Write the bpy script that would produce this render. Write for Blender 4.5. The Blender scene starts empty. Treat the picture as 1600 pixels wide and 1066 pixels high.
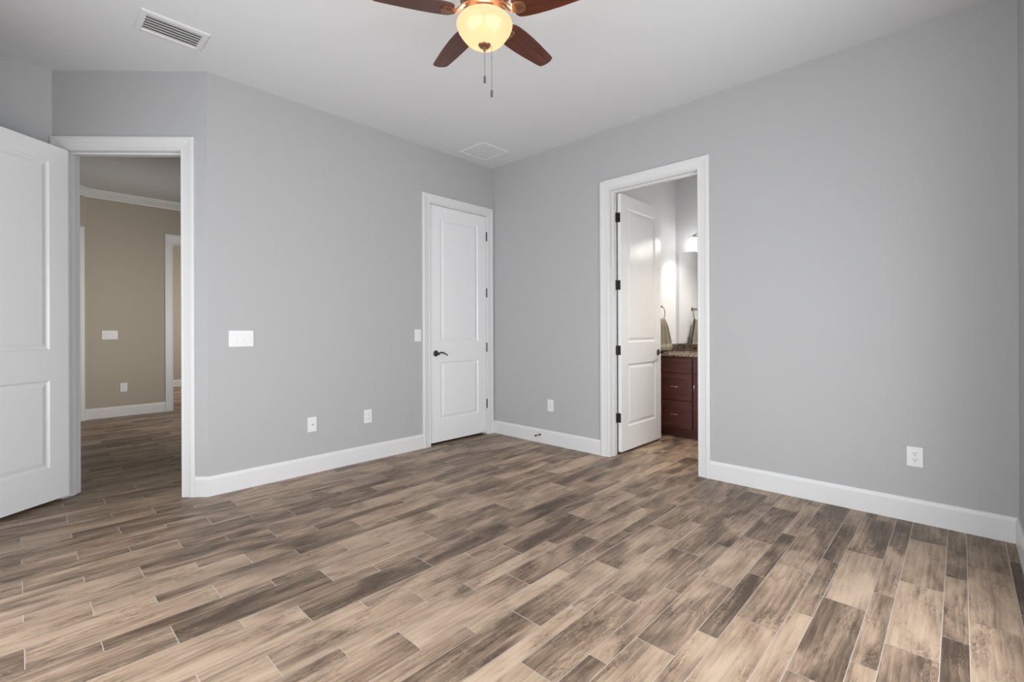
import bpy, bmesh, math, random
from mathutils import Vector, Matrix
R = math.radians
PI = math.pi
scn = bpy.context.scene
COL = scn.collection
random.seed(7)

# ------------------------------------------------------------------ camera
F_PX, HOR, TH = 735.50, 514.826, 0.760494
CAMP = (-3.79650, -3.91009, 1.18997)
ROLL = -0.0036594
cd = bpy.data.cameras.new('camera'); cam = bpy.data.objects.new('camera', cd); COL.objects.link(cam)
cd.sensor_fit = 'HORIZONTAL'; cd.sensor_width = 36.0; cd.lens = F_PX / 1600 * 36.0
cd.shift_y = -(533.0 - HOR) / 1600; cd.clip_start = 0.02
_f = Vector((math.cos(TH), math.sin(TH), 0)); _r = Vector((math.sin(TH), -math.cos(TH), 0)); _u = Vector((0, 0, 1))
_x = _r * math.cos(ROLL) + _u * math.sin(ROLL); _y = -_r * math.sin(ROLL) + _u * math.cos(ROLL); _z = -_f
M4 = Matrix((_x, _y, _z)).transposed().to_4x4(); M4.translation = Vector(CAMP); cam.matrix_world = M4
scn.camera = cam

# ------------------------------------------------------------------ view, world, daylight
vs = scn.view_settings
scn.display_settings.display_device = 'sRGB'
vs.view_transform = 'Standard'; vs.look = 'None'; vs.gamma = 1.0; vs.use_curve_mapping = False
vs.exposure = 0.10
scn.cycles.use_denoising = True
scn.cycles.max_bounces = 12; scn.cycles.diffuse_bounces = 8
scn.cycles.sample_clamp_indirect = 6.0
w = bpy.data.worlds.new('sky'); scn.world = w; w.use_nodes = True
w.node_tree.nodes['Background'].inputs[0].default_value = (0.82, 0.90, 1.0, 1)
w.node_tree.nodes['Background'].inputs[1].default_value = 1.0

def area(name, loc, rot, sx, sy, power, color=(1, 1, 1), spread=180):
    l = bpy.data.lights.new(name, 'AREA'); l.shape = 'RECTANGLE'; l.size = sx; l.size_y = sy
    l.energy = power; l.color = color; l.spread = R(spread)
    o = bpy.data.objects.new(name, l); COL.objects.link(o); o.location = loc; o.rotation_euler = rot
    return o
# daylight entering through the two windows behind the camera
area('daylight_standin', (-2.45, -4.42, 1.0), (R(90), 0, 0), 2.9, 1.85, 92, (0.98, 0.99, 1.0))
area('daylight_standin', (-4.68, -2.35, 1.0), (R(90), 0, R(-90)), 3.3, 1.85, 90, (0.98, 0.99, 1.0))
# added area lights filling the hall and far room
area('daylight_standin', (-1.42, 1.5, 1.35), (R(90), 0, R(32)), 1.0, 1.6, 24, (1.0, 0.97, 0.92), 95)
area('daylight_standin', (-0.3, 6.6, 1.5), (R(90), 0, R(90)), 1.8, 1.8, 50, (1.0, 0.97, 0.92))

# ------------------------------------------------------------------ materials
def mat(name, color, rough=0.5, metal=0.0, spec=0.5, bump=None, coat=0.0):
    m = bpy.data.materials.new(name); m.use_nodes = True
    nt = m.node_tree; b = nt.nodes['Principled BSDF']
    b.inputs['Base Color'].default_value = (*color, 1); b.inputs['Roughness'].default_value = rough
    b.inputs['Metallic'].default_value = metal; b.inputs['Specular IOR Level'].default_value = spec
    b.inputs['Coat Weight'].default_value = coat
    if bump:
        sc, st, dist = bump
        tc = nt.nodes.new('ShaderNodeTexCoord'); n = nt.nodes.new('ShaderNodeTexNoise')
        n.inputs['Scale'].default_value = sc; n.inputs['Detail'].default_value = 3
        bp = nt.nodes.new('ShaderNodeBump'); bp.inputs['Strength'].default_value = st; bp.inputs['Distance'].default_value = dist
        nt.links.new(tc.outputs['Object'], n.inputs['Vector']); nt.links.new(n.outputs['Fac'], bp.inputs['Height'])
        nt.links.new(bp.outputs['Normal'], b.inputs['Normal'])
    return m

def math_node(nt, op, a, b=None):
    n = nt.nodes.new('ShaderNodeMath'); n.operation = op
    for i, v in enumerate((a, b)):
        if v is None: continue
        if isinstance(v, (int, float)): n.inputs[i].default_value = v
        else: nt.links.new(v, n.inputs[i])
    return n.outputs[0]

def scaled_noise(nt, vec, scale, detail, rough=0.5, distort=0.0):
    mp = nt.nodes.new('ShaderNodeMapping'); mp.inputs['Scale'].default_value = scale
    nt.links.new(vec, mp.inputs['Vector'])
    n = nt.nodes.new('ShaderNodeTexNoise'); n.inputs['Scale'].default_value = 1.0
    n.inputs['Detail'].default_value = detail; n.inputs['Roughness'].default_value = rough; n.inputs['Distortion'].default_value = distort
    nt.links.new(mp.outputs[0], n.inputs['Vector'])
    return n.outputs['Fac']

def ramp(nt, fac, stops):
    r = nt.nodes.new('ShaderNodeValToRGB'); e = r.color_ramp.elements
    e[0].position = stops[0][0]; e[0].color = (*stops[0][1], 1)
    e[1].position = stops[-1][0]; e[1].color = (*stops[-1][1], 1)
    for p, c in stops[1:-1]:
        k = e.new(p); k.color = (*c, 1)
    nt.links.new(fac, r.inputs[0]); return r.outputs[0]

def plank_material():
    m = bpy.data.materials.new('wood_look_tile'); m.use_nodes = True
    nt = m.node_tree; b = nt.nodes['Principled BSDF']
    tone = nt.nodes.new('ShaderNodeAttribute'); tone.attribute_name = 'tone'
    seed = nt.nodes.new('ShaderNodeAttribute'); seed.attribute_name = 'seed'
    geo = nt.nodes.new('ShaderNodeTexCoord')
    off = nt.nodes.new('ShaderNodeCombineXYZ')
    nt.links.new(math_node(nt, 'MULTIPLY', seed.outputs['Fac'], 37.0), off.inputs[0])
    nt.links.new(math_node(nt, 'MULTIPLY', seed.outputs['Fac'], 91.0), off.inputs[1])
    nt.links.new(math_node(nt, 'MULTIPLY', seed.outputs['Fac'], 53.0), off.inputs[2])
    add = nt.nodes.new('ShaderNodeVectorMath'); add.operation = 'ADD'
    nt.links.new(geo.outputs['Object'], add.inputs[0]); nt.links.new(off.outputs[0], add.inputs[1])
    v = add.outputs[0]
    big = scaled_noise(nt, v, (2.2, 7.5, 1), 3, 0.5, 0.8)         # broad pale and dark patches along the board
    mid = scaled_noise(nt, v, (3.2, 34, 1), 4, 0.6, 1.6)          # streaks with knots
    fine = scaled_noise(nt, v, (16, 240, 1), 4, 0.65, 0.4)        # pores
    knot = scaled_noise(nt, v, (13, 44, 1), 5, 0.72, 3.0)           # weathered burr
    mp = nt.nodes.new('ShaderNodeMapping'); mp.inputs['Scale'].default_value = (1.1, 8.0, 1.0)
    nt.links.new(v, mp.inputs['Vector'])
    wv = nt.nodes.new('ShaderNodeTexWave'); wv.wave_type = 'BANDS'; wv.bands_direction = 'Y'; wv.wave_profile = 'SAW'
    wv.inputs['Scale'].default_value = 1.5; wv.inputs['Distortion'].default_value = 7.0; wv.inputs['Detail'].default_value = 4.0
    wv.inputs['Detail Scale'].default_value = 1.3; wv.inputs['Detail Roughness'].default_value = 0.62
    nt.links.new(mp.outputs[0], wv.inputs['Vector'])
    a = math_node(nt, 'MULTIPLY', math_node(nt, 'SUBTRACT', big, 0.5), 1.45)
    c = math_node(nt, 'MULTIPLY', math_node(nt, 'SUBTRACT', mid, 0.5), 0.55)
    d = math_node(nt, 'MULTIPLY', math_node(nt, 'SUBTRACT', fine, 0.5), 0.42)
    msk = scaled_noise(nt, v, (4.5, 12, 1), 1)
    mr = nt.nodes.new('ShaderNodeMapRange'); mr.inputs[1].default_value = 0.48; mr.inputs[2].default_value = 0.62
    nt.links.new(msk, mr.inputs[0])
    e = math_node(nt, 'MULTIPLY', math_node(nt, 'SUBTRACT', knot, 0.56), math_node(nt, 'MULTIPLY', mr.outputs[0], 1.5))
    gr = math_node(nt, 'MULTIPLY', math_node(nt, 'SUBTRACT', wv.outputs['Fac'], 0.5), 0.17)
    s = math_node(nt, 'ADD', math_node(nt, 'ADD', math_node(nt, 'ADD', a, c), math_node(nt, 'ADD', d, e)), gr)
    val = math_node(nt, 'ADD', s, math_node(nt, 'ADD', math_node(nt, 'MULTIPLY', tone.outputs['Fac'], 0.74), 0.15))
    col = ramp(nt, val, FLOOR_STOPS)
    hue = scaled_noise(nt, v, (1.4, 3.0, 1), 2)
    mx = nt.nodes.new('ShaderNodeMix'); mx.data_type = 'RGBA'; mx.blend_type = 'MULTIPLY'
    nt.links.new(math_node(nt, 'MULTIPLY', hue, 0.75), mx.inputs[0])
    nt.links.new(col, mx.inputs[6]); mx.inputs[7].default_value = (1.0, 0.93, 0.87, 1)
    nt.links.new(mx.outputs[2], b.inputs['Base Color'])
    rr = nt.nodes.new('ShaderNodeMapRange'); rr.inputs[3].default_value = 0.36; rr.inputs[4].default_value = 0.50
    nt.links.new(mid, rr.inputs[0]); nt.links.new(rr.outputs[0], b.inputs['Roughness'])
    b.inputs['Specular IOR Level'].default_value = 0.32
    bp = nt.nodes.new('ShaderNodeBump'); bp.inputs['Strength'].default_value = 0.12; bp.inputs['Distance'].default_value = 0.002
    nt.links.new(mid, bp.inputs['Height']); nt.links.new(bp.outputs['Normal'], b.inputs['Normal'])
    return m
FLOOR_STOPS = [(0.0, (0.072, 0.050, 0.035)), (0.22, (0.135, 0.096, 0.068)), (0.42, (0.235, 0.170, 0.122)),
               (0.62, (0.355, 0.263, 0.192)), (0.82, (0.435, 0.330, 0.243)), (1.0, (0.48, 0.375, 0.285))]

def wood_material(name, dark, light, axis='X', rough=0.32, coat=0.3, scale=1.0):
    m = bpy.data.materials.new(name); m.use_nodes = True
    nt = m.node_tree; b = nt.nodes['Principled BSDF']
    tc = nt.nodes.new('ShaderNodeTexCoord')
    sc = {'X': (3, 40, 40), 'Y': (40, 3, 40), 'Z': (40, 40, 3)}[axis]
    n = scaled_noise(nt, tc.outputs['Object'], tuple(x * scale for x in sc), 5, 0.6, 1.2)
    nt.links.new(ramp(nt, n, [(0.25, dark), (0.75, light)]), b.inputs['Base Color'])
    b.inputs['Roughness'].default_value = rough; b.inputs['Coat Weight'].default_value = coat
    b.inputs['Coat Roughness'].default_value = 0.15
    return m

def granite_material(k=1.0):
    m = bpy.data.materials.new('granite'); m.use_nodes = True
    nt = m.node_tree; b = nt.nodes['Principled BSDF']
    tc = nt.nodes.new('ShaderNodeTexCoord')
    n1 = scaled_noise(nt, tc.outputs['Object'], (22, 22, 22), 6, 0.7, 1.5)
    vo = nt.nodes.new('ShaderNodeTexVoronoi'); vo.inputs['Scale'].default_value = 60
    nt.links.new(tc.outputs['Object'], vo.inputs['Vector'])
    f = math_node(nt, 'ADD', math_node(nt, 'MULTIPLY', n1, 0.8), math_node(nt, 'MULTIPLY', vo.outputs['Distance'], 0.35))
    nt.links.new(ramp(nt, f, [(p_, tuple(k * q for q in c_)) for p_, c_ in ((0.30, (0.02, 0.014, 0.010)), (0.46, (0.085, 0.055, 0.038)), (0.56, (0.22, 0.16, 0.11)), (0.72, (0.48, 0.41, 0.31)))]), b.inputs['Base Color'])
    b.inputs['Roughness'].default_value = 0.12
    return m

def towel_material():
    m = mat('towel_cloth', (0.235, 0.215, 0.175), 0.95, spec=0.1, bump=(500, 0.5, 0.002))
    return m

def glass_material():
    m = bpy.data.materials.new('window_glass'); m.use_nodes = True
    nt = m.node_tree; nt.nodes.clear()
    o = nt.nodes.new('ShaderNodeOutputMaterial'); mx = nt.nodes.new('ShaderNodeMixShader')
    t = nt.nodes.new('ShaderNodeBsdfTransparent'); g = nt.nodes.new('ShaderNodeBsdfGlossy'); g.inputs['Roughness'].default_value = 0.02
    mx.inputs[0].default_value = 0.06
    nt.links.new(t.outputs[0], mx.inputs[1]); nt.links.new(g.outputs[0], mx.inputs[2]); nt.links.new(mx.outputs[0], o.inputs[0])
    return m

def lamp_glass(name, color, trans, emit, estr):
    m = bpy.data.materials.new(name); m.use_nodes = True
    nt = m.node_tree; nt.nodes.clear()
    o = nt.nodes.new('ShaderNodeOutputMaterial')
    tr = nt.nodes.new('ShaderNodeBsdfTranslucent'); tr.inputs[0].default_value = (*trans, 1)
    df = nt.nodes.new('ShaderNodeBsdfDiffuse'); df.inputs[0].default_value = (*color, 1)
    gl = nt.nodes.new('ShaderNodeBsdfGlossy'); gl.inputs['Roughness'].default_value = 0.15
    em = nt.nodes.new('ShaderNodeEmission'); em.inputs[0].default_value = (*emit, 1); em.inputs[1].default_value = estr
    a = nt.nodes.new('ShaderNodeMixShader'); a.inputs[0].default_value = 0.35
    nt.links.new(tr.outputs[0], a.inputs[1]); nt.links.new(df.outputs[0], a.inputs[2])
    c = nt.nodes.new('ShaderNodeMixShader'); c.inputs[0].default_value = 0.04
    nt.links.new(a.outputs[0], c.inputs[1]); nt.links.new(gl.outputs[0], c.inputs[2])
    s = nt.nodes.new('ShaderNodeAddShader'); nt.links.new(c.outputs[0], s.inputs[0]); nt.links.new(em.outputs[0], s.inputs[1])
    nt.links.new(s.outputs[0], o.inputs[0])
    return m

def emitter(name, color, strength):
    m = bpy.data.materials.new(name); m.use_nodes = True
    nt = m.node_tree; nt.nodes.clear()
    o = nt.nodes.new('ShaderNodeOutputMaterial'); e = nt.nodes.new('ShaderNodeEmission')
    e.inputs[0].default_value = (*color, 1); e.inputs[1].default_value = strength
    nt.links.new(e.outputs[0], o.inputs[0]); return m

WALL = mat('grey_wall_paint', (0.408, 0.409, 0.413), 0.7, spec=0.25, bump=(70, 0.10, 0.004))
CEIL = mat('ceiling_paint', (0.625, 0.629, 0.637), 0.85, spec=0.2, bump=(18, 0.16, 0.006))
BEIGE = mat('beige_wall_paint', (0.40, 0.358, 0.297), 0.75, spec=0.2, bump=(70, 0.10, 0.004))
BATHW = mat('bathroom_wall_paint', (0.66, 0.67, 0.69), 0.6, spec=0.3, bump=(70, 0.08, 0.004))
TRIM = mat('white_trim_paint', (0.65, 0.65, 0.65), 0.38, spec=0.4)
DOORP = mat('white_door_paint', (0.74, 0.745, 0.75), 0.22, spec=0.5)
PLASTIC = mat('white_plastic', (0.70, 0.70, 0.70), 0.35)
SLOT = mat('dark_slot', (0.03, 0.03, 0.03), 0.6)
DUCT = mat('duct_shadow_grey', (0.16, 0.16, 0.16), 0.8)
VENTM = mat('vent_paint', (0.63, 0.63, 0.63), 0.5)
BRONZE = mat('oil_rubbed_bronze', (0.06, 0.054, 0.05), 0.38, metal=0.8)
COPPER = mat('antique_copper', (0.36, 0.185, 0.11), 0.30, metal=0.9)
CHAIN = mat('chain_metal', (0.16, 0.155, 0.15), 0.4, metal=0.6)
CHROME = mat('brushed_nickel', (0.62, 0.60, 0.57), 0.25, metal=1.0)
AGED = mat('aged_nickel', (0.20, 0.175, 0.145), 0.35, metal=0.9)
MIRROR = mat('mirror_silver', (0.86, 0.87, 0.87), 0.01, metal=1.0)
GROUT = mat('grout', (0.62, 0.555, 0.49), 0.85, spec=0.2)
PLANK = plank_material()
BLADE = wood_material('cherry_blade_wood', (0.030, 0.007, 0.004), (0.115, 0.027, 0.010), 'X', 0.38, 0.08)
VANW = wood_material('cherry_cabinet_wood', (0.050, 0.009, 0.005), (0.105, 0.020, 0.011), 'Y', 0.45, 0.06)
GRAN = granite_material(); GRANT = granite_material(0.42)
TOWEL = towel_material()
TOWELB = mat('towel_band', (0.36, 0.335, 0.28), 0.95, spec=0.1, bump=(700, 0.5, 0.002))
CREAM = mat('cream_ceramic', (0.72, 0.64, 0.50), 0.4)
GLASS = glass_material()
BOWL = lamp_glass('amber_lamp_glass', (0.30, 0.22, 0.13), (0.44, 0.40, 0.32), (1.0, 0.64, 0.36), 0.60)
SHADE = lamp_glass('white_lamp_glass', (0.9, 0.9, 0.9), (0.95, 0.95, 0.95), (1.0, 0.97, 0.92), 3.2)
BULB = emitter('bulb', (1.0, 0.82, 0.55), 14)

# ------------------------------------------------------------------ mesh helpers
def link(name, bm, m, parent=None, smooth=False, bevel=0.0, mats=None):
    bmesh.ops.recalc_face_normals(bm, faces=bm.faces)
    me = bpy.data.meshes.new(name); bm.to_mesh(me); bm.free()
    for x in (mats or [m]): me.materials.append(x)
    o = bpy.data.objects.new(name, me); COL.objects.link(o)
    if parent: o.parent = parent
    if smooth:
        for p in me.polygons: p.use_smooth = True
        try: me.set_sharp_from_angle(angle=R(38))
        except Exception: pass
    if bevel:
        md = o.modifiers.new('bevel', 'BEVEL'); md.width = bevel; md.segments = 2; md.limit_method = 'ANGLE'; md.angle_limit = R(40)
        md.harden_normals = False
    return o
def BM(): return bmesh.new()
def box(bm, x0, x1, y0, y1, z0, z1):
    v = [bm.verts.new((x, y, z)) for z in (z0, z1) for (x, y) in ((x0, y0), (x1, y0), (x1, y1), (x0, y1))]
    for f in ((0, 3, 2, 1), (4, 5, 6, 7), (0, 1, 5, 4), (1, 2, 6, 5), (2, 3, 7, 6), (3, 0, 4, 7)): bm.faces.new([v[i] for i in f])
    return v
def prism(bm, poly, z0, z1):
    a = [bm.verts.new((x, y, z0)) for x, y in poly]; b = [bm.verts.new((x, y, z1)) for x, y in poly]
    n = len(poly); bm.faces.new(a[::-1]); bm.faces.new(b)
    for i in range(n): bm.faces.new((a[i], a[(i + 1) % n], b[(i + 1) % n], b[i]))
def lathe(bm, prof, n=32, c=(0, 0, 0), axis='Z', cap=True):
    rings = []
    for r, h in prof:
        ring = []
        for i in range(n):
            a = 2 * PI * i / n; x, y = r * math.cos(a), r * math.sin(a)
            p = {'Z': (x, y, h), 'X': (h, x, y), 'Y': (x, h, y)}[axis]
            ring.append(bm.verts.new((c[0] + p[0], c[1] + p[1], c[2] + p[2])))
        rings.append(ring)
    for a, b in zip(rings, rings[1:]):
        for i in range(n): bm.faces.new((a[i], a[(i + 1) % n], b[(i + 1) % n], b[i]))
    if cap:
        if prof[0][0] > 1e-6: bm.faces.new(rings[0][::-1])
        if prof[-1][0] > 1e-6: bm.faces.new(rings[-1])
def tube(bm, pts, rad, n=10):
    pts = [Vector(p) for p in pts]; rads = rad if isinstance(rad, (list, tuple)) else [rad] * len(pts)
    rings = []; up = Vector((0.13, 0.21, 1)).normalized()
    for i, p in enumerate(pts):
        t = (pts[min(i + 1, len(pts) - 1)] - pts[max(i - 1, 0)]).normalized()
        a = t.cross(up)
        if a.length < 1e-3: a = t.cross(Vector((1, 0, 0)))
        a.normalize(); b = t.cross(a)
        rings.append([bm.verts.new(p + (a * math.cos(2 * PI * k / n) + b * math.sin(2 * PI * k / n)) * rads[i]) for k in range(n)])
    for a, b in zip(rings, rings[1:]):
        for k in range(n): bm.faces.new((a[k], a[(k + 1) % n], b[(k + 1) % n], b[k]))
    bm.faces.new(rings[0][::-1]); bm.faces.new(rings[-1])
def ball(bm, c, r, n=10):
    lathe(bm, [(0.0005 if i in (0, n) else r * math.sin(PI * i / n), -r * math.cos(PI * i / n)) for i in range(n + 1)], 14, c)
def struct(o):
    o['kind'] = 'structure'; return o
def tag(o, label, cat, group=None):
    o['label'] = label; o['category'] = cat
    if group: o['group'] = group
    return o
def empty(name, loc, rz=0.0):
    o = bpy.data.objects.new(name, None); COL.objects.link(o); o.location = loc; o.rotation_euler = (0, 0, rz)
    o.empty_display_size = 0.05; return o
def dup(root, loc, rz):
    r = root.copy(); COL.objects.link(r); r.location = loc; r.rotation_euler = (0, 0, rz)
    for ch in list(root.children):
        c = ch.copy(); COL.objects.link(c); c.parent = r
        for g in list(ch.children):
            d = g.copy(); COL.objects.link(d); d.parent = c
    return r

# wall frame: A -> B along the wall face, o = distance in front of the face (into the room)
class Frame:
    def __init__(s, A, B, room_left):
        s.A = Vector((A[0], A[1])); d = Vector((B[0] - A[0], B[1] - A[1])); s.L = d.length; s.u = d.normalized()
        s.n = Vector((-s.u.y, s.u.x)) if room_left else Vector((s.u.y, -s.u.x))
    def p(s, a, o, z): q = s.A + s.u * a + s.n * o; return (q.x, q.y, z)
    def xy(s, a, o): q = s.A + s.u * a + s.n * o; return (q.x, q.y)
    def rz(s): return math.atan2(-s.n.x, s.n.y)           # rotates local +y onto n

def wall(name, fr, t, H, m, openings=(), e0=0.0, e1=0.0, z0=0.0):
    """openings: (a0, a1, zlo, zhi); e0/e1 lengthen the back face at the ends (mitre)"""
    bm = BM()
    def piece(a0, a1, zl, zh):
        b0 = a0 - (e0 if abs(a0) < 1e-6 else 0); b1 = a1 + (e1 if abs(a1 - fr.L) < 1e-6 else 0)
        prism(bm, [fr.xy(a0, 0), fr.xy(a1, 0), fr.xy(b1, -t), fr.xy(b0, -t)], zl, zh)
    cur = 0.0
    for a0, a1, zl, zh in sorted(openings):
        piece(cur, a0, z0, H)
        if zl > z0 + 1e-4: piece(a0, a1, z0, zl)
        piece(a0, a1, zh, H); cur = a1
    piece(cur, fr.L, z0, H)
    return struct(link(name, bm, m))

CASE = [(0.0, 0.0), (0.0, 0.011), (0.004, 0.0145), (0.012, 0.0155), (0.016, 0.0125), (0.030, 0.0135), (0.060, 0.0165),
        (0.066, 0.0195), (0.086, 0.0195), (0.092, 0.0165), (0.094, 0.011), (0.094, 0.0)]
def doorway_trim(name, fr, a0, a1, ztop, depth, stop_o=None, both=True, clipL=1.0, clipR=1.0, m=None, head=1.0):
    """a0,a1 jamb faces, ztop jamb head; jambs, stop and mitred casing in one mesh"""
    bm = BM(); jt = 0.019
    for (x0, x1, y0, y1) in ((a0 - jt, a0, 0, ztop + jt), (a1, a1 + jt, 0, ztop + jt), (a0, a1, ztop, ztop + jt)):
        prism(bm, [fr.xy(x0, 0), fr.xy(x1, 0), fr.xy(x1, -depth), fr.xy(x0, -depth)], y0, y1)
    if stop_o:
        s0, s1 = stop_o; st = 0.012
        for (x0, x1, y0, y1) in ((a0, a0 + st, 0, ztop), (a1 - st, a1, 0, ztop), (a0 + st, a1 - st, ztop - st, ztop)):
            prism(bm, [fr.xy(x0, s0), fr.xy(x1, s0), fr.xy(x1, s1), fr.xy(x0, s1)], y0, y1)
    rv = 0.006
    for side in ((0, 1) if both else (0,)):
        loops = []
        for w_, t_ in CASE:
            o = t_ if side == 0 else -depth - t_
            wl, wr, wh = w_ * clipL, w_ * clipR, w_ * head
            loops.append([bm.verts.new(fr.p(a0 - rv - wl, o, 0)), bm.verts.new(fr.p(a0 - rv - wl, o, ztop + rv + wh)),
                          bm.verts.new(fr.p(a1 + rv + wr, o, ztop + rv + wh)), bm.verts.new(fr.p(a1 + rv + wr, o, 0))])
        for a, b in zip(loops, loops[1:]):
            for k in range(3): bm.faces.new((a[k], a[k + 1], b[k + 1], b[k]))
        for k in (0, 3): bm.faces.new([l[k] for l in loops])
        for k in range(3): bm.faces.new((loops[-1][k], loops[-1][k + 1], loops[0][k + 1], loops[0][k]))
    return struct(link(name, bm, m or TRIM))

BASE = [(0.0, 0.0), (0.0155, 0.0), (0.0155, 0.120), (0.0135, 0.127), (0.009, 0.140), (0.006, 0.143), (0.0, 0.143)]
def baseboard(name, segs):
    """segs: (frame, a0, a1, k0, k1), k = tangent of the mitre at each end (+ lengthens the front)"""
    bm = BM()
    for fr, a0, a1, k0, k1 in segs:
        A = [bm.verts.new(fr.p(a0 - k0 * o, o, z)) for o, z in BASE]; B = [bm.verts.new(fr.p(a1 + k1 * o, o, z)) for o, z in BASE]
        n = len(BASE)
        for i in range(n): bm.faces.new((A[i], A[(i + 1) % n], B[(i + 1) % n], B[i]))
        bm.faces.new(A[::-1]); bm.faces.new(B)
    return struct(link(name, bm, TRIM))

# ------------------------------------------------------------------ the room
H = 3.048; S2 = 2 ** -0.5
P0 = (-2.855, 0.0); DL = 1.085; P1 = (P0[0] - S2 * DL, S2 * DL)
XL, YF = -4.40, -4.145
F_back = Frame(P0, (0, 0), False)                       # left to right, room towards -y
F_diag = Frame(P0, P1, True)
F_alc = Frame(P1, (XL, P1[1]), True)
F_right = Frame((0, 0), (0, YF), False)
F_front = Frame((0, YF), (XL, YF), False)
F_left = Frame((XL, YF), (XL, P1[1]), False)
HH = 3.085
XB, YB0, YB1 = 1.70, -1.42, -3.3
WT = 0.12
JZ = 2.476
CL0, CL1 = 2.855 - 0.892, 2.855 - 0.109                 # closet jambs along F_back
BA0, BA1 = 1.555, 2.372                                 # bathroom jambs along F_right
EN0, EN1 = 0.186, 1.001                                 # entry jambs along F_diag
JT = 0.019
def opn(a, b): return (a - JT, b + JT, 0.0, JZ + JT)
wall('wall_back', F_back, WT, H + .1, WALL, [opn(CL0, CL1)], 0.05, 0.0)
wall('wall_entry', F_diag, WT, H + .1, WALL, [opn(EN0, EN1)], 0.05, 0.0)
wall('wall_alcove', F_alc, WT, H + .1, WALL, [], 0.05, 0.9)
wall('wall_right', F_right, WT, H + .1, WALL, [opn(BA0, BA1)], WT, WT)
W1 = (0.95, 3.95, 0.08, 2.4)
wall('wall_front', F_front, WT, H + .1, WALL, [W1], WT, WT)
W2 = (0.12, 3.48, 0.08, 2.4)
wall('wall_left', F_left, WT, H + .1, WALL, [W2], 0.0, 0.0)
bm = BM(); box(bm, XL - WT, 1.9, YF - WT, P1[1] + .1, H, H + .1)
struct(link('ceiling', bm, CEIL))

def window(name, fr, a0, a1, z0, z1, nsash):
    e = struct(empty(name, fr.p((a0 + a1) / 2, -0.06, z0)))
    mw = e.matrix_basis.inverted() if False else Matrix.Translation(-Vector(fr.p((a0 + a1) / 2, -0.06, z0)))
    bm = BM()
    def bar(x0, x1, y0, y1, o0=-0.09, o1=-0.03): prism(bm, [fr.xy(x0, o0), fr.xy(x1, o0), fr.xy(x1, o1), fr.xy(x0, o1)], y0, y1)
    bar(a0, a1, z0, z0 + .05); bar(a0, a1, z1 - .05, z1)
    for k in range(nsash + 1):
        c = a0 + .025 + (a1 - a0 - .05) * k / nsash; bar(c - .025, c + .025, z0 + .05, z1 - .05)
    bar(a0 + .05, a1 - .05, (z0 + z1) / 2 - .02, (z0 + z1) / 2 + .02, -.08, -.04)
    bm.transform(mw); link('window_frame', bm, TRIM, e)
    bm = BM(); bar(a0 + .02, a1 - .02, z0 + .02, z1 - .02, -.062, -.058); bm.transform(mw); link('window_pane', bm, GLASS, e)
    bm = BM(); prism(bm, [fr.xy(a0 - .04, 0.001), fr.xy(a1 + .04, 0.001), fr.xy(a1 + .04, .03), fr.xy(a0 - .04, .03)], z0 - .03, z0 - .005)
    bm.transform(mw); link('window_sill', bm, TRIM, e)
window('window_1', F_front, *W1[:2], *W1[2:], 3)
window('window_2', F_left, *W2[:2], *W2[2:], 2)

T8 = math.tan(R(22.5))
baseboard('baseboard_back', [(F_back, 0.0, CL0 - .1, T8, 0), (F_diag, 0.0, EN0 - .1, T8, 0)])
baseboard('baseboard_right', [(F_right, 0.0, BA0 - .1, 0, 0), (F_right, BA1 + .1, -YF, 0, -1)])
baseboard('baseboard_front', [(F_front, 0.0, 4.40, -1, -1)])
baseboard('baseboard_left', [(F_left, 0.0, F_left.L, -1, -1), (F_alc, 0.10, F_alc.L, 0, -1)])

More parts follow.
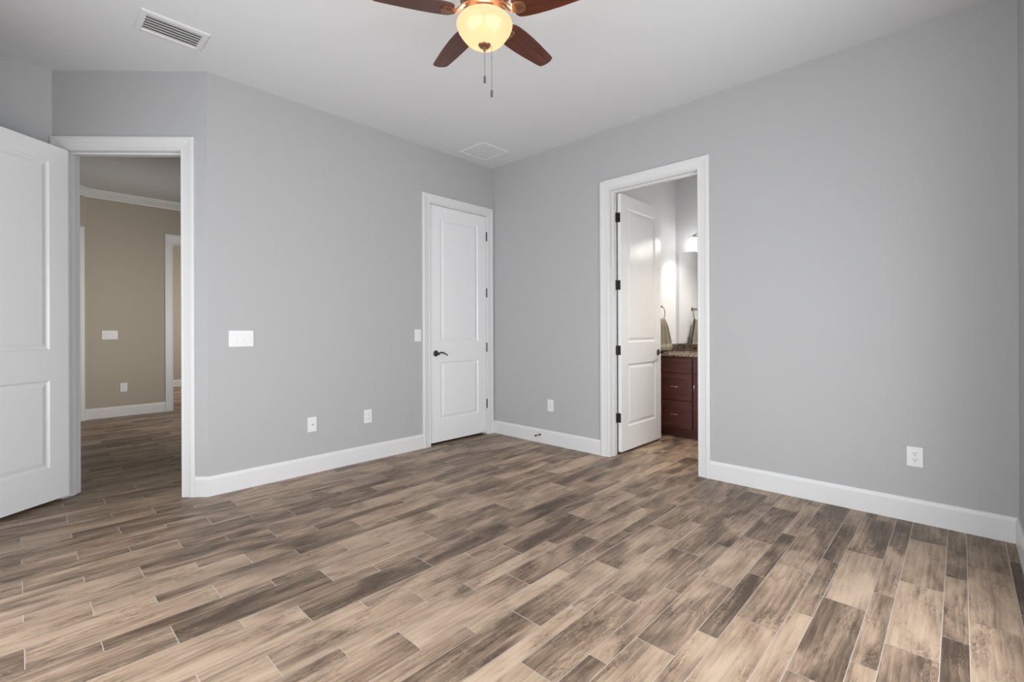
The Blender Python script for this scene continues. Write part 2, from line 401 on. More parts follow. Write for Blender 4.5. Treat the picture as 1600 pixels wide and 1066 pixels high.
# ------------------------------------------------------------------ the floor: 6 in and 3 in boards, 24 in long, third-offset
TONE = {(-27, 2): 0.15, (-28, 1): 0.2, (-29, 1): 0.35, (-30, 1): 0.25, (-29, 2): 0.3, (-31, 1): 0.3, (-32, 1): 0.2, (-33, 1): 0.3, (-34, 0): 0.3, (-35, 0): 0.35, (-36, 0): 0.3, (-30, 0): 0.2, (-31, -1): 0.2, (-29, 0): 0.55, (-32, -1): 0.35, (-31, 0): 0.75, (-32, 0): 0.65, (-33, -1): 0.8, (-33, 0): 0.6, (-34, -1): 0.45, (-35, -1): 0.7, (-34, -2): 0.35, (-35, -2): 0.65, (-33, -2): 0.35, (-30, -1): 0.75, (-32, -2): 0.75, (-36, -1): 0.2, (-28, 2): 0.6, (-21, 2): 0.3, (-23, 1): 0.35, (-25, 1): 0.4, (-28, 0): 0.12, (-25, 3): 0.12, (-24, 3): 0.35, (-25, 0): 0.45, (-26, 0): 0.5, (-27, 1): 0.7, (-24, 2): 0.7, (-24, 1): 0.75, (-22, 1): 0.75, (-27, -1): 0.75, (-29, -1): 0.65, (-28, -1): 0.65, (-26, -1): 0.15, (-20, 3): 0.4, (-17, 4): 0.12, (-23, 2): 0.4, (-26, 1): 0.4, (-17, 2): 0.15, (-15, 2): 0.2, (-15, 4): 0.35, (-17, 3): 0.3, (-19, 1): 0.5, (-21, 0): 0.4, (-23, 0): 0.4, (-19, 2): 0.45, (-15, 3): 0.7, (-13, 4): 0.65, (-17, 1): 0.7, (-19, 0): 0.75, (-24, 0): 0.85, (-8, 5): 0.25, (-10, 5): 0.2, (-9, 5): 0.45, (-14, 2): 0.15, (-15, 1): 0.35, (-8, 4): 0.2, (-7, 4): 0.45, (-9, 4): 0.4, (-6, 4): 0.3, (-13, 1): 0.25, (-2, 6): 0.25, (-3, 6): 0.3, (-3, 5): 0.4, (-11, 3): 0.6, (-13, 2): 0.65, (-11, 2): 0.65, (-10, 3): 0.65, (-19, 3): 0.15, (-18, 4): 0.3, (-16, 6): 0.25, (-17, 5): 0.3, (-8, 9): 0.35, (-6, 9): 0.35, (-7, 8): 0.3, (-17, 6): 0.6, (-19, 4): 0.55, (-7, 6): 0.25, (-10, 4): 0.35, (-11, 4): 0.35, (-8, 6): 0.2, (-13, 3): 0.4, (-14, 4): 0.65}
def build_floor():
    rnd = random.Random(11)
    bm = BM(); tl = bm.faces.layers.float.new('tone'); sl = bm.faces.layers.float.new('seed')
    X0, X1 = -5.4, 1.85; p = 0.233; y00 = 0.066; ln = 0.609; g = 0.0017
    for k in range(-37, 72):
        c = y00 + k * p / 2; hw = (0.152 if k % 2 else 0.075) / 2
        x0 = -0.73 - 0.2033 * (k + 34)
        j0 = math.floor((X0 - x0) / ln); j1 = math.ceil((X1 - x0) / ln)
        for j in range(j0, j1):
            a, b = x0 + j * ln + g, x0 + (j + 1) * ln - g
            if b < X0 + .05 or a > X1 - .05: continue
            a, b = max(a, X0), min(b, X1)
            f = bm.faces.new([bm.verts.new(v) for v in ((a, c - hw, 0), (b, c - hw, 0), (b, c + hw, 0), (a, c + hw, 0))])
            t = rnd.choice((.28, .35, .42, .5, .55, .6, .66)) + rnd.uniform(-.05, .05)
            f[tl] = TONE.get((k, j), t); f[sl] = rnd.random(); f.material_index = 0
    ya, yb = y00 - 37 * p / 2 - .08, y00 + 71 * p / 2 + .08
    f = bm.faces.new([bm.verts.new(v) for v in ((X0, ya, -.0012), (X1, ya, -.0012), (X1, yb, -.0012), (X0, yb, -.0012))]); f.material_index = 1
    n0 = len(bm.faces)
    box(bm, X0, X1, ya, yb, -.08, -.0014)
    bm.faces.ensure_lookup_table()
    for f in bm.faces[n0:]: f.material_index = 1
    me = bpy.data.meshes.new('floor'); bm.to_mesh(me); bm.free()
    me.materials.append(PLANK); me.materials.append(GROUT)
    o = bpy.data.objects.new('floor', me); COL.objects.link(o); struct(o)
build_floor()

# ------------------------------------------------------------------ doors
def panel_face(bm, x0, x1, z0, z1, y, sgn, pans):
    """one face of a moulded two-panel door; sgn = direction of the face normal along y"""
    xs = [x0] + [pans[0][0], pans[0][1]] + [x1]
    zs = [z0] + sorted({q for p in pans for q in p[2:]}) + [z1]
    grid = {(i, k): bm.verts.new((x, y, z)) for i, x in enumerate(xs) for k, z in enumerate(zs)}
    for i in range(3):
        for k in range(len(zs) - 1):
            if i == 1 and k in (1, 3):
                ring = [grid[(i, k)], grid[(i + 1, k)], grid[(i + 1, k + 1)], grid[(i, k + 1)]]
                cx = [v.co.copy() for v in ring]
                for off, dep in ((.004, -.0045), (.012, -.0085), (.020, -.0085), (.044, -.0015)):
                    new = []
                    for v, sx, sz in zip(cx, (1, -1, -1, 1), (1, 1, -1, -1)):
                        new.append(bm.verts.new((v.x + sx * off, y + sgn * dep, v.z + sz * off)))
                    for q in range(4): bm.faces.new((ring[q], ring[(q + 1) % 4], new[(q + 1) % 4], new[q]))
                    ring = new
                bm.faces.new(ring)
            else: bm.faces.new((grid[(i, k)], grid[(i + 1, k)], grid[(i + 1, k + 1)], grid[(i, k + 1)]))
    return [grid[(0, 0)], grid[(3, 0)], grid[(3, len(zs) - 1)], grid[(0, len(zs) - 1)]]

def door(name, pin, rz, w, flip, hinges=True, lever_len=0.115):
    """pin = hinge pin on the floor; slab runs along +x, body on +y (or -y when flip)"""
    f = -1 if flip else 1
    e = struct(empty(name, (pin[0], pin[1], 0), rz))
    x0, x1, z0, z1 = .003, .003 + w, .026, 2.471
    bm = BM(); ya, yb = .006 * f, .041 * f
    pans = [(x0 + .125, x1 - .125, .255, .852), (x0 + .125, x1 - .125, 1.062, 2.352)]
    A = panel_face(bm, x0, x1, z0, z1, ya, -f, pans); B = panel_face(bm, x0, x1, z0, z1, yb, f, pans)
    # rim: walk the outer grid lines on both faces
    def edge(vs, fx): return sorted([v for v in bm.verts if fx(v)], key=lambda v: (v.co.x, v.co.z))
    for test in (lambda v: abs(v.co.x - x0) < 1e-6, lambda v: abs(v.co.x - x1) < 1e-6, lambda v: abs(v.co.z - z0) < 1e-6, lambda v: abs(v.co.z - z1) < 1e-6):
        ea = edge(0, lambda v: test(v) and abs(v.co.y - ya) < 1e-6); eb = edge(0, lambda v: test(v) and abs(v.co.y - yb) < 1e-6)
        for i in range(len(ea) - 1): bm.faces.new((ea[i], ea[i + 1], eb[i + 1], eb[i]))
    link('door_panel', bm, DOORP, e, bevel=0.0018)
    if hinges:
        for hz in (.348, .988, 1.606, 2.246):
            bm = BM()
            lathe(bm, [(.004, -.052), (.0065, -.049), (.0065, -.017), (.006, -.0165), (.006, -.0155), (.0065, -.015), (.0065, .015), (.006, .0155), (.006, .0165), (.0065, .017), (.0065, .049), (.004, .052)], 14, (0, 0, hz))
            box(bm, .0012, .0032, .004 * f if f > 0 else -.036, .036 if f > 0 else -.004, hz - .045, hz + .045)   # leaf on the door edge
            h = link('hinge', bm, BRONZE, e)
            h['label'] = 'dark bronze hinge'
    # lever handles, one on each face
    for face_y, sg in ((ya, -f), (yb, f)):
        bx = x1 - .062; bz = .945
        bm = BM()
        pr = [(.031, 0), (.0315, .003), (.029, .007), (.021, .010), (.012, .012), (.010, .018), (.0095, .040)]
        lathe(bm, [(r, sg * h_) for r, h_ in pr], 24, (bx, face_y, bz), 'Y')
        hd = link('door_handle', bm, BRONZE, e, smooth=True); hd['label'] = 'dark bronze lever handle'
        bm = BM(); y = face_y + sg * .046
        pts = []; rads = []
        for i in range(15):
            t = i / 14
            pts.append((bx + .012 - (lever_len + .012) * t, y + sg * .004 * math.sin(PI * t), bz + .010 * math.sin(1.9 * PI * t - .9) - (.012 * max(0, t - .85) / .15)))
            rads.append(.0095 - .0045 * t if t < .93 else .0075)
        tube(bm, pts, rads, 10)
        ball(bm, (bx, y, bz - .006), .0125)
        link('lever', bm, BRONZE, hd, smooth=True)
    return e
door('door_1', F_diag.xy(1.001, .006), math.atan2(-.606, -.795), .813, False)
door('door_2', (-.112 + .003, -.006), PI, .777, True)
door('door_3', (WT + .006, -1.555), 0.0, .813, True)
doorway_trim('trim_1', F_diag, EN0, EN1, JZ, WT, (-.040, -.075), True, clipL=1.0, clipR=.90)
doorway_trim('trim_2', F_back, CL0, CL1, JZ, WT, (-.040, -.075))
doorway_trim('trim_3', F_right, BA0, BA1, JZ, WT, (-.080, -.045))
# jamb-side hinge leaves of the open bathroom door
for hz in (.348, .988, 1.606, 2.246):
    bm = BM(); box(bm, .088, .119, -1.5572, -1.5552, hz - .045, hz + .045)
    bm.transform(Matrix.Translation((-(WT + .006), 1.555, 0)))
    o = link('hinge', bm, BRONZE, bpy.data.objects['door_3']); o['label'] = 'dark bronze hinge leaf on the jamb'

# ------------------------------------------------------------------ the hall beyond the entry
YH = 4.56
F_hall = Frame((-3.155, YH), (0.12, YH), False)
F_hdiag = Frame((-3.155 - S2 * 1.5, YH - S2 * 1.5), (-3.155, YH), False)
wall('wall_hall_back', F_hall, WT, HH + .1, BEIGE, [(0.955 - JT, 1.80 + JT, 0, JZ + JT)], 0.05, 0)
wall('wall_hall_angled', F_hdiag, WT, HH + .1, BEIGE, [(0.55 - JT, 1.355 + JT, 0, JZ + JT)], 0, .05)
wall('wall_hall_left', Frame((-5.2, .76), (-5.2, 8.27), False), WT, HH + .1, BEIGE)
wall('wall_hall_closet', Frame((-1.15, YH), (-1.15, .12), False), WT, HH + .1, BEIGE)
wall('wall_hall_right', Frame((0.0, 8.27), (0.0, YH), False), WT, HH + .1, BEIGE)
wall('wall_hall_far', Frame((-5.2, 8.15), (0.12, 8.15), False), WT, HH + .1, BEIGE)
wall('wall_closet_side', Frame((0.0, 1.6), (0.0, .12), False), WT, HH, WALL)
wall('wall_closet_back', Frame((-1.15, 1.5), (0.0, 1.5), False), .08, HH, WALL)
bm = BM(); box(bm, -5.3, 0.12, P1[1] + .11, 8.27, HH, HH + .1); struct(link('ceiling', bm, CEIL))
doorway_trim('trim_4', F_hall, 0.955, 1.80, JZ, WT, None, head=1.45)
doorway_trim('trim_5', F_hdiag, 0.55, 1.355, JZ, WT, (-.040, -.075))
door('door_4', F_hdiag.xy(1.352, -WT - .006), math.atan2(-S2, -S2), .80, False)
baseboard('baseboard_hall', [(F_hall, 0, 0.855, -T8, 0), (F_hdiag, 1.455, 1.5, 0, -T8), (Frame((-5.2, 8.15), (0.0, 8.15), False), 0, 5.2, 0, 0)])
CROWN = [(0, 2.985), (.010, 2.985), (.014, 3.0), (.030, 3.010), (.050, 3.035), (.070, 3.055), (.074, 3.066), (.092, 3.070), (.096, HH), (0, HH)]
bm = BM()
for fr, a0, a1, k0, k1 in ((F_hall, 0, F_hall.L, -T8, 0), (F_hdiag, 0, 1.5, 0, -T8)):
    A = [bm.verts.new(fr.p(a0 - k0 * o, o, z)) for o, z in CROWN]; B = [bm.verts.new(fr.p(a1 + k1 * o, o, z)) for o, z in CROWN]
    for i in range(len(CROWN)): bm.faces.new((A[i], A[(i + 1) % len(CROWN)], B[(i + 1) % len(CROWN)], B[i]))
    bm.faces.new(A[::-1]); bm.faces.new(B)
struct(link('trim_6', bm, TRIM))

# ------------------------------------------------------------------ the bathroom shell
wall('wall_bathroom_left', Frame((WT, YB0), (XB, YB0), False), .10, H, BATHW)
wall('wall_bathroom_back', Frame((XB, YB0), (XB, YB1), False), WT, H, BATHW, [], .1, .1)
wall('wall_bathroom_right', Frame((XB, YB1), (WT, YB1), False), .10, H, BATHW)

# ------------------------------------------------------------------ switch plates and outlets (local: x along wall, y out of wall, z up from plate centre)
def plate(name, fr, a, z, gangs, kind):
    c = fr.p(a, 0.0, z); e = empty(name, c, fr.rz())
    wd = {1: .078, 3: .170}[gangs]; ht = .122
    bm = BM(); box(bm, -wd / 2, wd / 2, .0003, .006, -ht / 2, ht / 2)
    link('cover_plate', bm, PLASTIC, e, bevel=.0025)
    for g in range(gangs):
        x = (g - (gangs - 1) / 2) * .046
        if kind in ('switch', 'decor'):
            bm = BM()
            v = box(bm, x - .0165, x + .0165, .003, .0075, -.0335, .0335)
            if kind == 'switch':
                for q in v:
                    if q.co.y > .005: q.co.y = .0105 if q.co.z < 0 else .0068
            link('rocker' if kind == 'switch' else 'socket_insert', bm, PLASTIC, e, bevel=.0012)
            if kind == 'decor':
                for s in (-1, 1):
                    bm = BM()
                    box(bm, x - .008, x - .0055, .0073, .0078, s * .019 - .004, s * .019 + .004); box(bm, x + .0055, x + .008, .0073, .0078, s * .019 - .004, s * .019 + .004)
                    link('socket', bm, SLOT, e)
        elif kind == 'duplex':
            for s in (-1, 1):
                bm = BM(); lathe(bm, [(.0172, .003), (.0172, .0078)], 28, (x, 0, s * .0195), 'Y')
                for q in bm.verts:
                    q.co.z = max(min(q.co.z, s * .0195 + .0135), s * .0195 - .0135)
                so = link('socket', bm, PLASTIC, e)
                bm = BM()
                box(bm, x - .0078, x - .0052, .0076, .0082, s * .0195 - .001, s * .0195 + .0085); box(bm, x + .0052, x + .0078, .0076, .0082, s * .0195 - .001, s * .0195 + .0065)
                lathe(bm, [(.0028, .0076), (.0028, .0082)], 12, (x, 0, s * .0195 - .008), 'Y')
                link('slot', bm, SLOT, so)
            bm = BM(); lathe(bm, [(.003, .004), (.003, .0068)], 12, (x, 0, 0), 'Y'); link('screw', bm, CHROME, e)
        elif kind == 'coax':
            bm = BM(); lathe(bm, [(.0065, .005), (.0065, .009), (.0045, .009), (.0045, .016)], 14, (x, 0, 0), 'Y'); link('cable_jack', bm, CHROME, e)
            for s in (-1, 1):
                bm = BM(); lathe(bm, [(.003, .004), (.003, .0068)], 12, (x, 0, s * .042), 'Y'); link('screw', bm, PLASTIC, e)
    return e
def aB(x): return x + 2.855
tag(plate('light_switch', F_back, aB(-2.637), 1.128, 3, 'switch'), 'wide white triple rocker switch plate on the grey wall beside the entry doorway', 'light switch', 'light switch plates on the walls')
tag(plate('light_switch', F_back, aB(-1.048), 1.133, 1, 'switch'), 'narrow white single rocker switch just left of the closed closet door', 'light switch', 'light switch plates on the walls')
tag(plate('cable_outlet', F_back, aB(-2.106), .405, 1, 'coax'), 'white cable jack plate with one round connector, low on the wall, nearer the entry', 'outlet', 'outlet plates on the walls')
tag(plate('wall_outlet', F_back, aB(-1.596), .404, 1, 'decor'), 'white outlet plate low on the wall between the cable jack and the closet door', 'outlet', 'outlet plates on the walls')
tag(plate('wall_outlet', F_right, .847, .402, 1, 'decor'), 'white outlet low on the short wall between closet corner and bathroom door', 'outlet', 'outlet plates on the walls')
tag(plate('wall_outlet', F_right, 3.708, .399, 1, 'duplex'), 'large near white duplex outlet low on the right wall, sockets visible', 'outlet', 'outlet plates on the walls')
tag(plate('light_switch', F_hall, -2.919 + 3.155, 1.133, 3, 'switch'), 'white triple switch plate on the beige hall wall seen through the entry', 'light switch', 'light switch plates on the walls')
tag(plate('wall_outlet', F_hall, -2.772 + 3.155, .401, 1, 'decor'), 'white outlet low on the beige hall wall under the switches', 'outlet', 'outlet plates on the walls')

F_bath = Frame((WT, YB0), (XB, YB0), False)
tag(plate('wall_outlet', F_bath, 1.315 - WT, 1.14, 1, 'decor'), 'white outlet on the bathroom wall behind the hanging towel, seen in the mirror', 'outlet', 'outlet plates on the walls')

# door stop on the baseboard
e = tag(empty('door_stop', (-.0155, -.715, .085), PI / 2), 'small dark rod door stop screwed into the white baseboard near the corner', 'door stop')
bm = BM(); lathe(bm, [(.011, 0), (.011, .003), (.006, .007), (.0042, .010), (.0042, .066)], 14, (0, 0, 0), 'Y'); link('rod', bm, BRONZE, e, smooth=True)
bm = BM(); lathe(bm, [(.0085, .064), (.0095, .068), (.0095, .078), (.007, .081)], 14, (0, 0, 0), 'Y'); link('bumper', bm, SLOT, e, smooth=True)

# ------------------------------------------------------------------ ceiling registers
def register(cx, cy, lx, ly):
    e = empty('air_register', (cx, cy, H)); fw = .036
    bm = BM(); hx, hy = lx / 2, ly / 2; ix, iy = hx - fw, hy - fw
    prof = [(0, 0.0), (0, -.004), (.006, -.010), (fw - .004, -.012), (fw, -.006), (fw, 0.0)]
    rings = [[bm.verts.new((sx * (hx - o), sy * (hy - o), z)) for sx, sy in ((-1, -1), (1, -1), (1, 1), (-1, 1))] for o, z in prof]
    for a, b in zip(rings, rings[1:]):
        for k in range(4): bm.faces.new((a[k], a[(k + 1) % 4], b[(k + 1) % 4], b[k]))
    link('frame', bm, VENTM, e)
    bm = BM(); box(bm, -ix, ix, -iy, iy, -.0015, -.0005); link('backing', bm, DUCT, e)
    n = 6
    for i in range(n):
        y = -iy + (i + .5) * 2 * iy / n
        bm = BM(); v = box(bm, -ix, ix, -.0135, .0135, -.0009, .0009)
        bm.transform(Matrix.Translation((0, y, -.0075)) @ Matrix.Rotation(R(17), 4, 'X')); link('slat', bm, VENTM, e)
    return e
tag(register(-3.128, -.382, .350, .258), 'white louvred supply register in the ceiling, upper left near the entry', 'vent')
e = tag(empty('ceiling_grille', (-.432, -.318, H)), 'flat pale two-panel grille in the ceiling near the far corner', 'vent')
bm = BM(); hx, hy = .182, .184
prof = [(0, 0), (0, -.006), (.004, -.010), (.020, -.010), (.023, -.004), (.023, 0)]
rings = [[bm.verts.new((sx * (hx - o), sy * (hy - o), z)) for sx, sy in ((-1, -1), (1, -1), (1, 1), (-1, 1))] for o, z in prof]
for a, b in zip(rings, rings[1:]):
    for k in range(4): bm.faces.new((a[k], a[(k + 1) % 4], b[(k + 1) % 4], b[k]))
link('frame', bm, CEIL, e)
for s in (-1, 1):
    bm = BM(); box(bm, min(s * .004, s * .155), max(s * .004, s * .155), -.157, .157, -.007, -.0005); link('grille_panel', bm, CEIL, e, bevel=.002)

# ------------------------------------------------------------------ ceiling fan
FX, FY, ZB = -2.2244, -2.2372, 2.722
fan = tag(empty('ceiling_fan', (FX, FY, H)), 'five-blade dark cherry and copper ceiling fan with glowing amber glass bowl light', 'ceiling fan')
def fz(z): return z - H
bm = BM(); lathe(bm, [(.012, fz(2.965)), (.035, fz(2.968)), (.058, fz(2.985)), (.068, fz(3.02)), (.070, fz(3.048))], 36); link('canopy', bm, COPPER, fan, smooth=True)
bm = BM(); lathe(bm, [(.0125, fz(2.88)), (.0125, fz(2.97))], 20); link('downrod', bm, COPPER, fan, smooth=True)
bm = BM(); lathe(bm, [(.02, fz(2.905)), (.045, fz(2.895)), (.075, fz(2.885)), (.100, fz(2.865)), (.112, fz(2.84)), (.114, fz(2.80)), (.108, fz(2.775)), (.095, fz(2.758)), (.070, fz(2.748)), (.050, fz(2.744)), (.050, fz(2.72))], 48)
for i in range(10):                                    # raised arches round the housing
    a = 2 * PI * i / 10
    pts = [(.114 * math.cos(a + .22 * math.cos(t)), .114 * math.sin(a + .22 * math.cos(t)), fz(2.785 + .055 * math.sin(t))) for t in [PI * q / 8 for q in range(9)]]
    tube(bm, pts, .004, 6)
motor = link('motor_housing', bm, COPPER, fan, smooth=True)
bm = BM(); lathe(bm, [(.050, fz(2.740)), (.056, fz(2.735)), (.056, fz(2.722)), (.030, fz(2.716)), (.008, fz(2.712)), (.008, fz(2.577))], 48); fit = link('light_fitter', bm, COPPER, fan, smooth=True)
# bowl
bm = BM(); zr = fz(2.670)
outer = [(.117, .024), (.1265, .020), (.1335, .011), (.1362, .000), (.1345, -.009), (.1295, -.015), (.1285, -.020), (.1280, -.026), (.1225, -.031), (.1205, -.036), (.1120, -.050), (.0985, -.067), (.0830, -.081), (.0640, -.091), (.038, -.0955), (.012, -.0965)]
inner = [(r - .004, z + .003) for r, z in outer[::-1]]; inner[0] = (.010, -.090); inner[-1] = (.113, .021)
lathe(bm, [(r, zr + z) for r, z in outer + inner], 64, cap=False)
bowl = link('light_bowl', bm, BOWL, fan, smooth=True); bowl['label'] = 'glowing amber glass bowl'
bm = BM(); lathe(bm, [(.004, fz(2.5445)), (.0075, fz(2.548)), (.0075, fz(2.553)), (.0045, fz(2.557)), (.006, fz(2.561)), (.016, fz(2.564)), (.027, fz(2.568)), (.031, fz(2.574)), (.030, fz(2.577)), (.010, fz(2.581))], 28); link('finial', bm, COPPER, bowl, smooth=True)
for i, (bx, by) in enumerate(((-.040, -.046), (.040, .046))):
    bm = BM(); ball(bm, (bx, by, fz(2.628)), .020); link('bulb', bm, BULB, bowl, smooth=True)
for bx, by in ((-.040, -.046), (.040, .046)):
    lp = bpy.data.lights.new('fan_lamp', 'POINT'); lp.energy = 16; lp.color = (1.0, .90, .78); lp.shadow_soft_size = .023
    lo = bpy.data.objects.new('fan_lamp', lp); COL.objects.link(lo); lo.location = (FX + bx, FY + by, 2.628)
# blades
def blade_outline():
    pts = []
    side = [(.150, .040), (.158, .052), (.172, .060), (.200, .064), (.250, .066), (.310, .0645), (.380, .060), (.450, .053), (.500, .0475), (.520, .044)]
    tip = [(.529, .032), (.5345, .016), (.536, 0.0)]
    top = side + tip
    return top + [(x, -y) for x, y in top[::-1][1:]]
bo = blade_outline()
def make_blade():
    bm = BM(); t = .0035
    a = [bm.verts.new((x, y, -t)) for x, y in bo]; b = [bm.verts.new((x, y, t)) for x, y in bo]
    n = len(bo); bm.faces.new(a[::-1]); bm.faces.new(b)
    for i in range(n): bm.faces.new((a[i], a[(i + 1) % n], b[(i + 1) % n], b[i]))
    return bm
def make_iron():
    bm = BM()
    # leaf-shaped medallion under the blade root
    out = [(.138, .012), (.150, .026), (.170, .034), (.192, .030), (.208, .017), (.213, 0)]
    out = out + [(x, -y) for x, y in out[::-1][1:]]
    lo = [bm.verts.new((.172 + (x - .172) * .72, y * .70, -.0150)) for x, y in out]; mi = [bm.verts.new((x, y, -.0085)) for x, y in out]; hi = [bm.verts.new((x, y, -.0036)) for x, y in out]
    n = len(out); bm.faces.new(lo[::-1]); bm.faces.new(hi)
    for A_, B_ in ((lo, mi), (mi, hi)):
        for i in range(n): bm.faces.new((A_[i], A_[(i + 1) % n], B_[(i + 1) % n], B_[i]))
    # two curved scroll arms to the motor
    for s in (-1, 1):
        pts = [(.088, s * .012, .042), (.104, s * .020, .030), (.122, s * .022, .010), (.140, s * .014, -.006), (.160, s * .006, -.0105)]
        tube(bm, pts, [.006, .0055, .005, .0055, .006], 8)
        tube(bm, [(.196 + .010 * math.cos(q), s * (.014 + .010 * math.sin(q)), -.0125) for q in [2 * PI * i / 10 for i in range(11)]], .0022, 6)
    return bm
B0 = None
for i in range(5):
    a = R(76.5) + i * 2 * PI / 5
    rot = Matrix.Translation((0, 0, fz(ZB))) @ Matrix.Rotation(a, 4, 'Z') @ Matrix.Rotation(R(-11), 4, 'X')
    if B0 is None:
        B0 = link('blade', make_blade(), BLADE, fan, bevel=.0015); I0 = link('blade_bracket', make_iron(), COPPER, B0, smooth=True)
        b_, k_ = B0, I0
        I0['label'] = 'copper blade bracket'
    else:
        b_ = B0.copy(); COL.objects.link(b_); b_.parent = fan; k_ = I0.copy(); COL.objects.link(k_); k_.parent = b_
    b_.matrix_basis = rot
# pull chains
for (dx, dy, zt, zb) in ((.0, 0.0, 2.546, 2.402), (.026, -.022, 2.575, 2.335)):
    bm = BM(); tube(bm, [(dx, dy, fz(zt)), (dx, dy, fz(zb + .02))], .0011, 6); ball(bm, (dx, dy, fz(zt - .035 - .02 * (dx > 0))), .0028, 6)
    ch = link('pull_chain', bm, CHAIN, fan)
    bm = BM(); lathe(bm, [(.0022, fz(zb + .024)), (.0050, fz(zb + .020)), (.0058, fz(zb + .010)), (.0066, fz(zb - .004)), (.0060, fz(zb - .010)), (.003, fz(zb - .012))], 14, (dx, dy, 0)); link('pull_fob', bm, CHAIN, ch, smooth=True)

# ------------------------------------------------------------------ bathroom furniture
van = tag(empty('vanity_cabinet', (1.19, -1.86, 0)), 'dark cherry bathroom vanity cabinet with three drawers, behind the open white door', 'cabinet')
def vp(bm): bm.transform(Matrix.Translation((-1.19, 1.86, 0))); return bm
YV0, YV1 = YB0 - .002, -2.75
bm = BM(); box(bm, 1.19, XB - .002, YV1, YV0, .10, .889); box(bm, 1.263, XB - .002, YV1, YV0, 0, .10); link('body', vp(bm), VANW, van)
def shaker(name, y0, y1, z0, z1, st=.062):
    bm = BM(); x0, x1 = 1.170, 1.1895
    v = [(y0, z0), (y1, z0), (y1, z1), (y0, z1)]
    def ring(off, x): return [bm.verts.new((x, yy + so * off, zz + sz * off)) for (yy, zz), so, sz in zip(v, (1, -1, -1, 1), (1, 1, -1, -1))]
    rs = [ring(0, x1), ring(0, x0 + .002), ring(.002, x0), ring(st, x0), ring(st + .003, x0 + .008)]
    for a, b in zip(rs, rs[1:]):
        for k in range(4): bm.faces.new((a[k], a[(k + 1) % 4], b[(k + 1) % 4], b[k]))
    bm.faces.new(rs[-1]); bm.faces.new(rs[0][::-1])
    return link(name, vp(bm), VANW, van)
def pull(par, y, z, vert=False):
    bm = BM(); d = .042
    pts = []
    for i in range(9):
        t = -1 + i / 4; off = .022 * (1 - t ** 4) ** .5 if abs(t) < 1 else 0
        pts.append((1.1695 - off, y + (0 if vert else t * d), z + (t * d if vert else 0)))
    tube(bm, pts, .0048, 8); o = link('pull_handle', vp(bm), CHROME, par, smooth=True); o['label'] = 'brushed nickel pull handle'
for z0, z1, hnd in ((.712, .868, False), (.412, .702, True), (.108, .402, True)):
    dr = shaker('drawer', -1.836, -1.446, z0, z1, .06 if hnd else .045)
    if hnd: pull(dr, -1.641, (z0 + z1) / 2)
shaker('false_front', -2.36, -1.848, .712, .868, .045)
for (y0, y1, hy) in ((-2.10, -1.848, -1.868), (-2.36, -2.108, -2.34)):
    dd = shaker('cabinet_door', y0, y1, .108, .702); pull(dd, hy, .557, True)
dr = shaker('drawer', -2.74, -2.37, .412, .868); pull(dr, -2.555, .64)
dr = shaker('drawer', -2.74, -2.37, .108, .402); pull(dr, -2.555, .255)

ct = tag(empty('vanity_countertop', (1.43, -1.9, .89)), 'brown speckled granite countertop with tiled backsplash on the cherry vanity', 'countertop')
def cp(bm): bm.transform(Matrix.Translation((-1.43, 1.9, -.89))); return bm
bm = BM(); box(bm, 1.160, XB - .001, YV1 - .01, YB0 - .001, .890, .922); link('slab', cp(bm), GRAN, ct, bevel=.004)
bm = BM()
yy = YB0 - .015
while yy > YV1: box(bm, XB - .014, XB - .001, max(yy - .099, YV1), yy, .923, 1.010); yy -= .1015
link('backsplash', cp(bm), GRANT, ct, bevel=.0012)
bm = BM(); xx = XB - .016
while xx > 1.2: box(bm, max(xx - .099, 1.165), xx, YB0 - .014, YB0 - .001, .923, 1.010); xx -= .1015
link('side_splash', cp(bm), GRANT, ct, bevel=.0012)

bm = BM(); box(bm, XB - .006, XB - .001, -2.62, -1.461, 1.013, 2.099); mi = link('mirror', bm, MIRROR, bevel=.001)
tag(mi, 'frameless wall mirror above the granite backsplash, reflecting the towel ring', 'mirror')

# vanity light bar
vl = tag(empty('vanity_light', (XB, -1.95, 2.25)), 'nickel vanity light with glowing white bell shades above the mirror', 'wall light')
bm = BM(); lathe(bm, [(.065, -.001), (.065, -.012), (.05, -.022), (.02, -.026)], 28, (0, 0, .06), 'X'); tube(bm, [(-.02, 0, .06), (-.10, 0, .075)], .009, 10); link('wall_plate', bm, CHROME, vl, smooth=True)
bm = BM(); tube(bm, [(-.10, y, .075 - .75 * y * y) for y in [-.32 + .04 * i for i in range(17)]], .007, 10); link('curved_bar', bm, CHROME, vl, smooth=True)
for y in (.245, 0.0, -.245):
    zt = .075 - .75 * y * y
    bm = BM(); lathe(bm, [(.008, zt - .002), (.010, zt - .012), (.022, zt - .022), (.034, zt - .032), (.036, zt - .040)], 24, (-.10, y, 0)); sk = link('shade_holder', bm, CHROME, vl, smooth=True)
    bm = BM(); o_ = [(.034, zt - .038), (.040, zt - .06), (.050, zt - .10), (.062, zt - .145), (.070, zt - .172)]
    lathe(bm, o_ + [(r - .003, z) for r, z in o_[::-1]], 32, (-.10, y, 0), cap=False); link('glass_shade', bm, SHADE, sk, smooth=True)
    lp = bpy.data.lights.new('vanity_lamp', 'POINT'); lp.energy = 15; lp.color = (1.0, .94, .85); lp.shadow_soft_size = .03
    lo = bpy.data.objects.new('vanity_lamp', lp); COL.objects.link(lo); lo.location = (XB - .10, -1.95 + y, 2.25 + zt - .115)

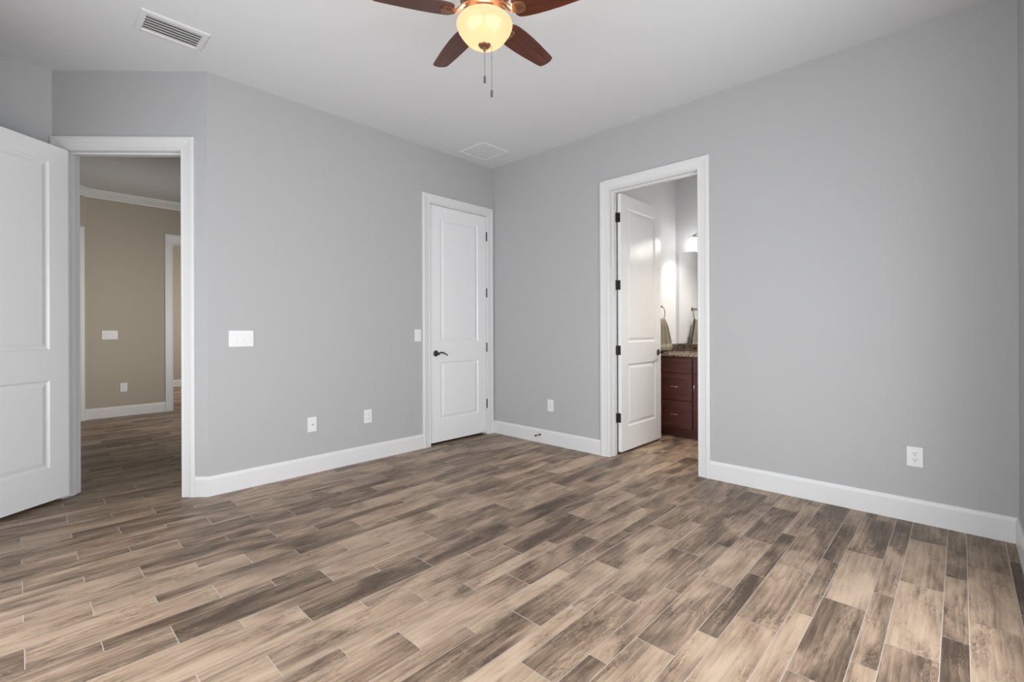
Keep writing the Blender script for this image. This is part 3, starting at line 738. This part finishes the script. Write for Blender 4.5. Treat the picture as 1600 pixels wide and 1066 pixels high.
sp = bpy.data.lights.new('bathroom_floor_fill', 'SPOT'); sp.energy = 125; sp.color = (1.0, .90, .77); sp.spot_size = R(104); sp.spot_blend = .6; sp.shadow_soft_size = .06  # unseen spot, added to brighten the bathroom floor and doorway
so = bpy.data.objects.new('bathroom_floor_fill', sp); COL.objects.link(so); so.location = (.80, -2.75, 3.03)
dl = tag(empty('added_downlight', (.80, -2.75, H)), 'round white downlight added unseen in the bathroom ceiling, far from the open door', 'added light')
bm = BM(); lathe(bm, [(.058, -.001), (.058, -.006), (.085, -.006), (.088, -.001)], 32); link('trim_ring', bm, TRIM, dl, smooth=True)

# towel ring and towel
tr = tag(empty('towel_ring', (1.215, YB0, 1.44)), 'round dark metal towel ring on the bathroom wall above the granite counter', 'towel ring')
bm = BM(); lathe(bm, [(.026, -.001), (.026, -.007), (.018, -.012), (.009, -.018), (.009, -.048), (.013, -.052), (.013, -.060), (.006, -.063)], 24, (0, 0, 0), 'Y'); link('wall_post', bm, AGED, tr, smooth=True)
bm = BM(); tube(bm, [(.078 * math.sin(2 * PI * i / 32), -.055, -.078 + .078 * math.cos(2 * PI * i / 32)) for i in range(33)], .0045, 8); link('ring', bm, AGED, tr, smooth=True)

def towel():
    bm = BM(); NX = 28
    legs = [('f', k / 20) for k in range(20, -1, -1)] + [('a', k / 8) for k in range(1, 8)] + [('b', k / 16) for k in range(17)]
    def centre(i, leg, t):
        s = -1 + 2 * i / NX; x0 = s * .048
        zr = 1.362 - math.sqrt(.078 ** 2 - x0 ** 2)
        if leg == 'a':
            q = PI * t; return (1.215 + x0, -.055 - .0125 * math.cos(q), zr + .0125 * math.sin(q))
        ln = (.335 if leg == 'f' else .300) - (zr - 1.284) * .6
        hw = .048 + (.120 if leg == 'f' else .105) * min(1, t * 1.2) ** .8
        g = min(1, t * 4)
        sg = -1 if leg == 'f' else 1
        y = -.055 + sg * (.0125 + .004 * g) + g * (.008 * math.sin(s * 9 + 1.2) + .003 * math.sin(s * 19)) - g * (.006 if leg == 'f' else .0)
        return (1.215 + s * hw + .03 * t, y, zr - (ln + zr - 1.284) * t)
    th = .0035; A = []; B = []
    for j, (leg, t) in enumerate(legs):
        ra, rb = [], []
        for i in range(NX + 1):
            c = Vector(centre(i, leg, t)); j0, j1 = max(j - 1, 0), min(j + 1, len(legs) - 1)
            d = Vector(centre(i, *legs[j1])) - Vector(centre(i, *legs[j0])); n = Vector((0, -d.z, d.y)).normalized()
            ra.append(bm.verts.new(c + n * th + Vector((0, YB0, 0)))); rb.append(bm.verts.new(c - n * th + Vector((0, YB0, 0))))
        A.append(ra); B.append(rb)
    for j in range(len(legs) - 1):
        band = legs[j][0] == 'f' and .80 < legs[j][1] < .92
        for i in range(NX):
            for S in (A, B):
                f = bm.faces.new((S[j][i], S[j][i + 1], S[j + 1][i + 1], S[j + 1][i])); f.material_index = 1 if band else 0
        for i in (0, NX): bm.faces.new((A[j][i], A[j + 1][i], B[j + 1][i], B[j][i]))
    for j in (0, len(legs) - 1):
        for i in range(NX): bm.faces.new((A[j][i], A[j][i + 1], B[j][i + 1], B[j][i]))
    return link('hand_towel', bm, None, smooth=True, mats=[TOWEL, TOWELB])
tag(towel(), 'taupe hand towel draped through the ring over the vanity', 'towel')
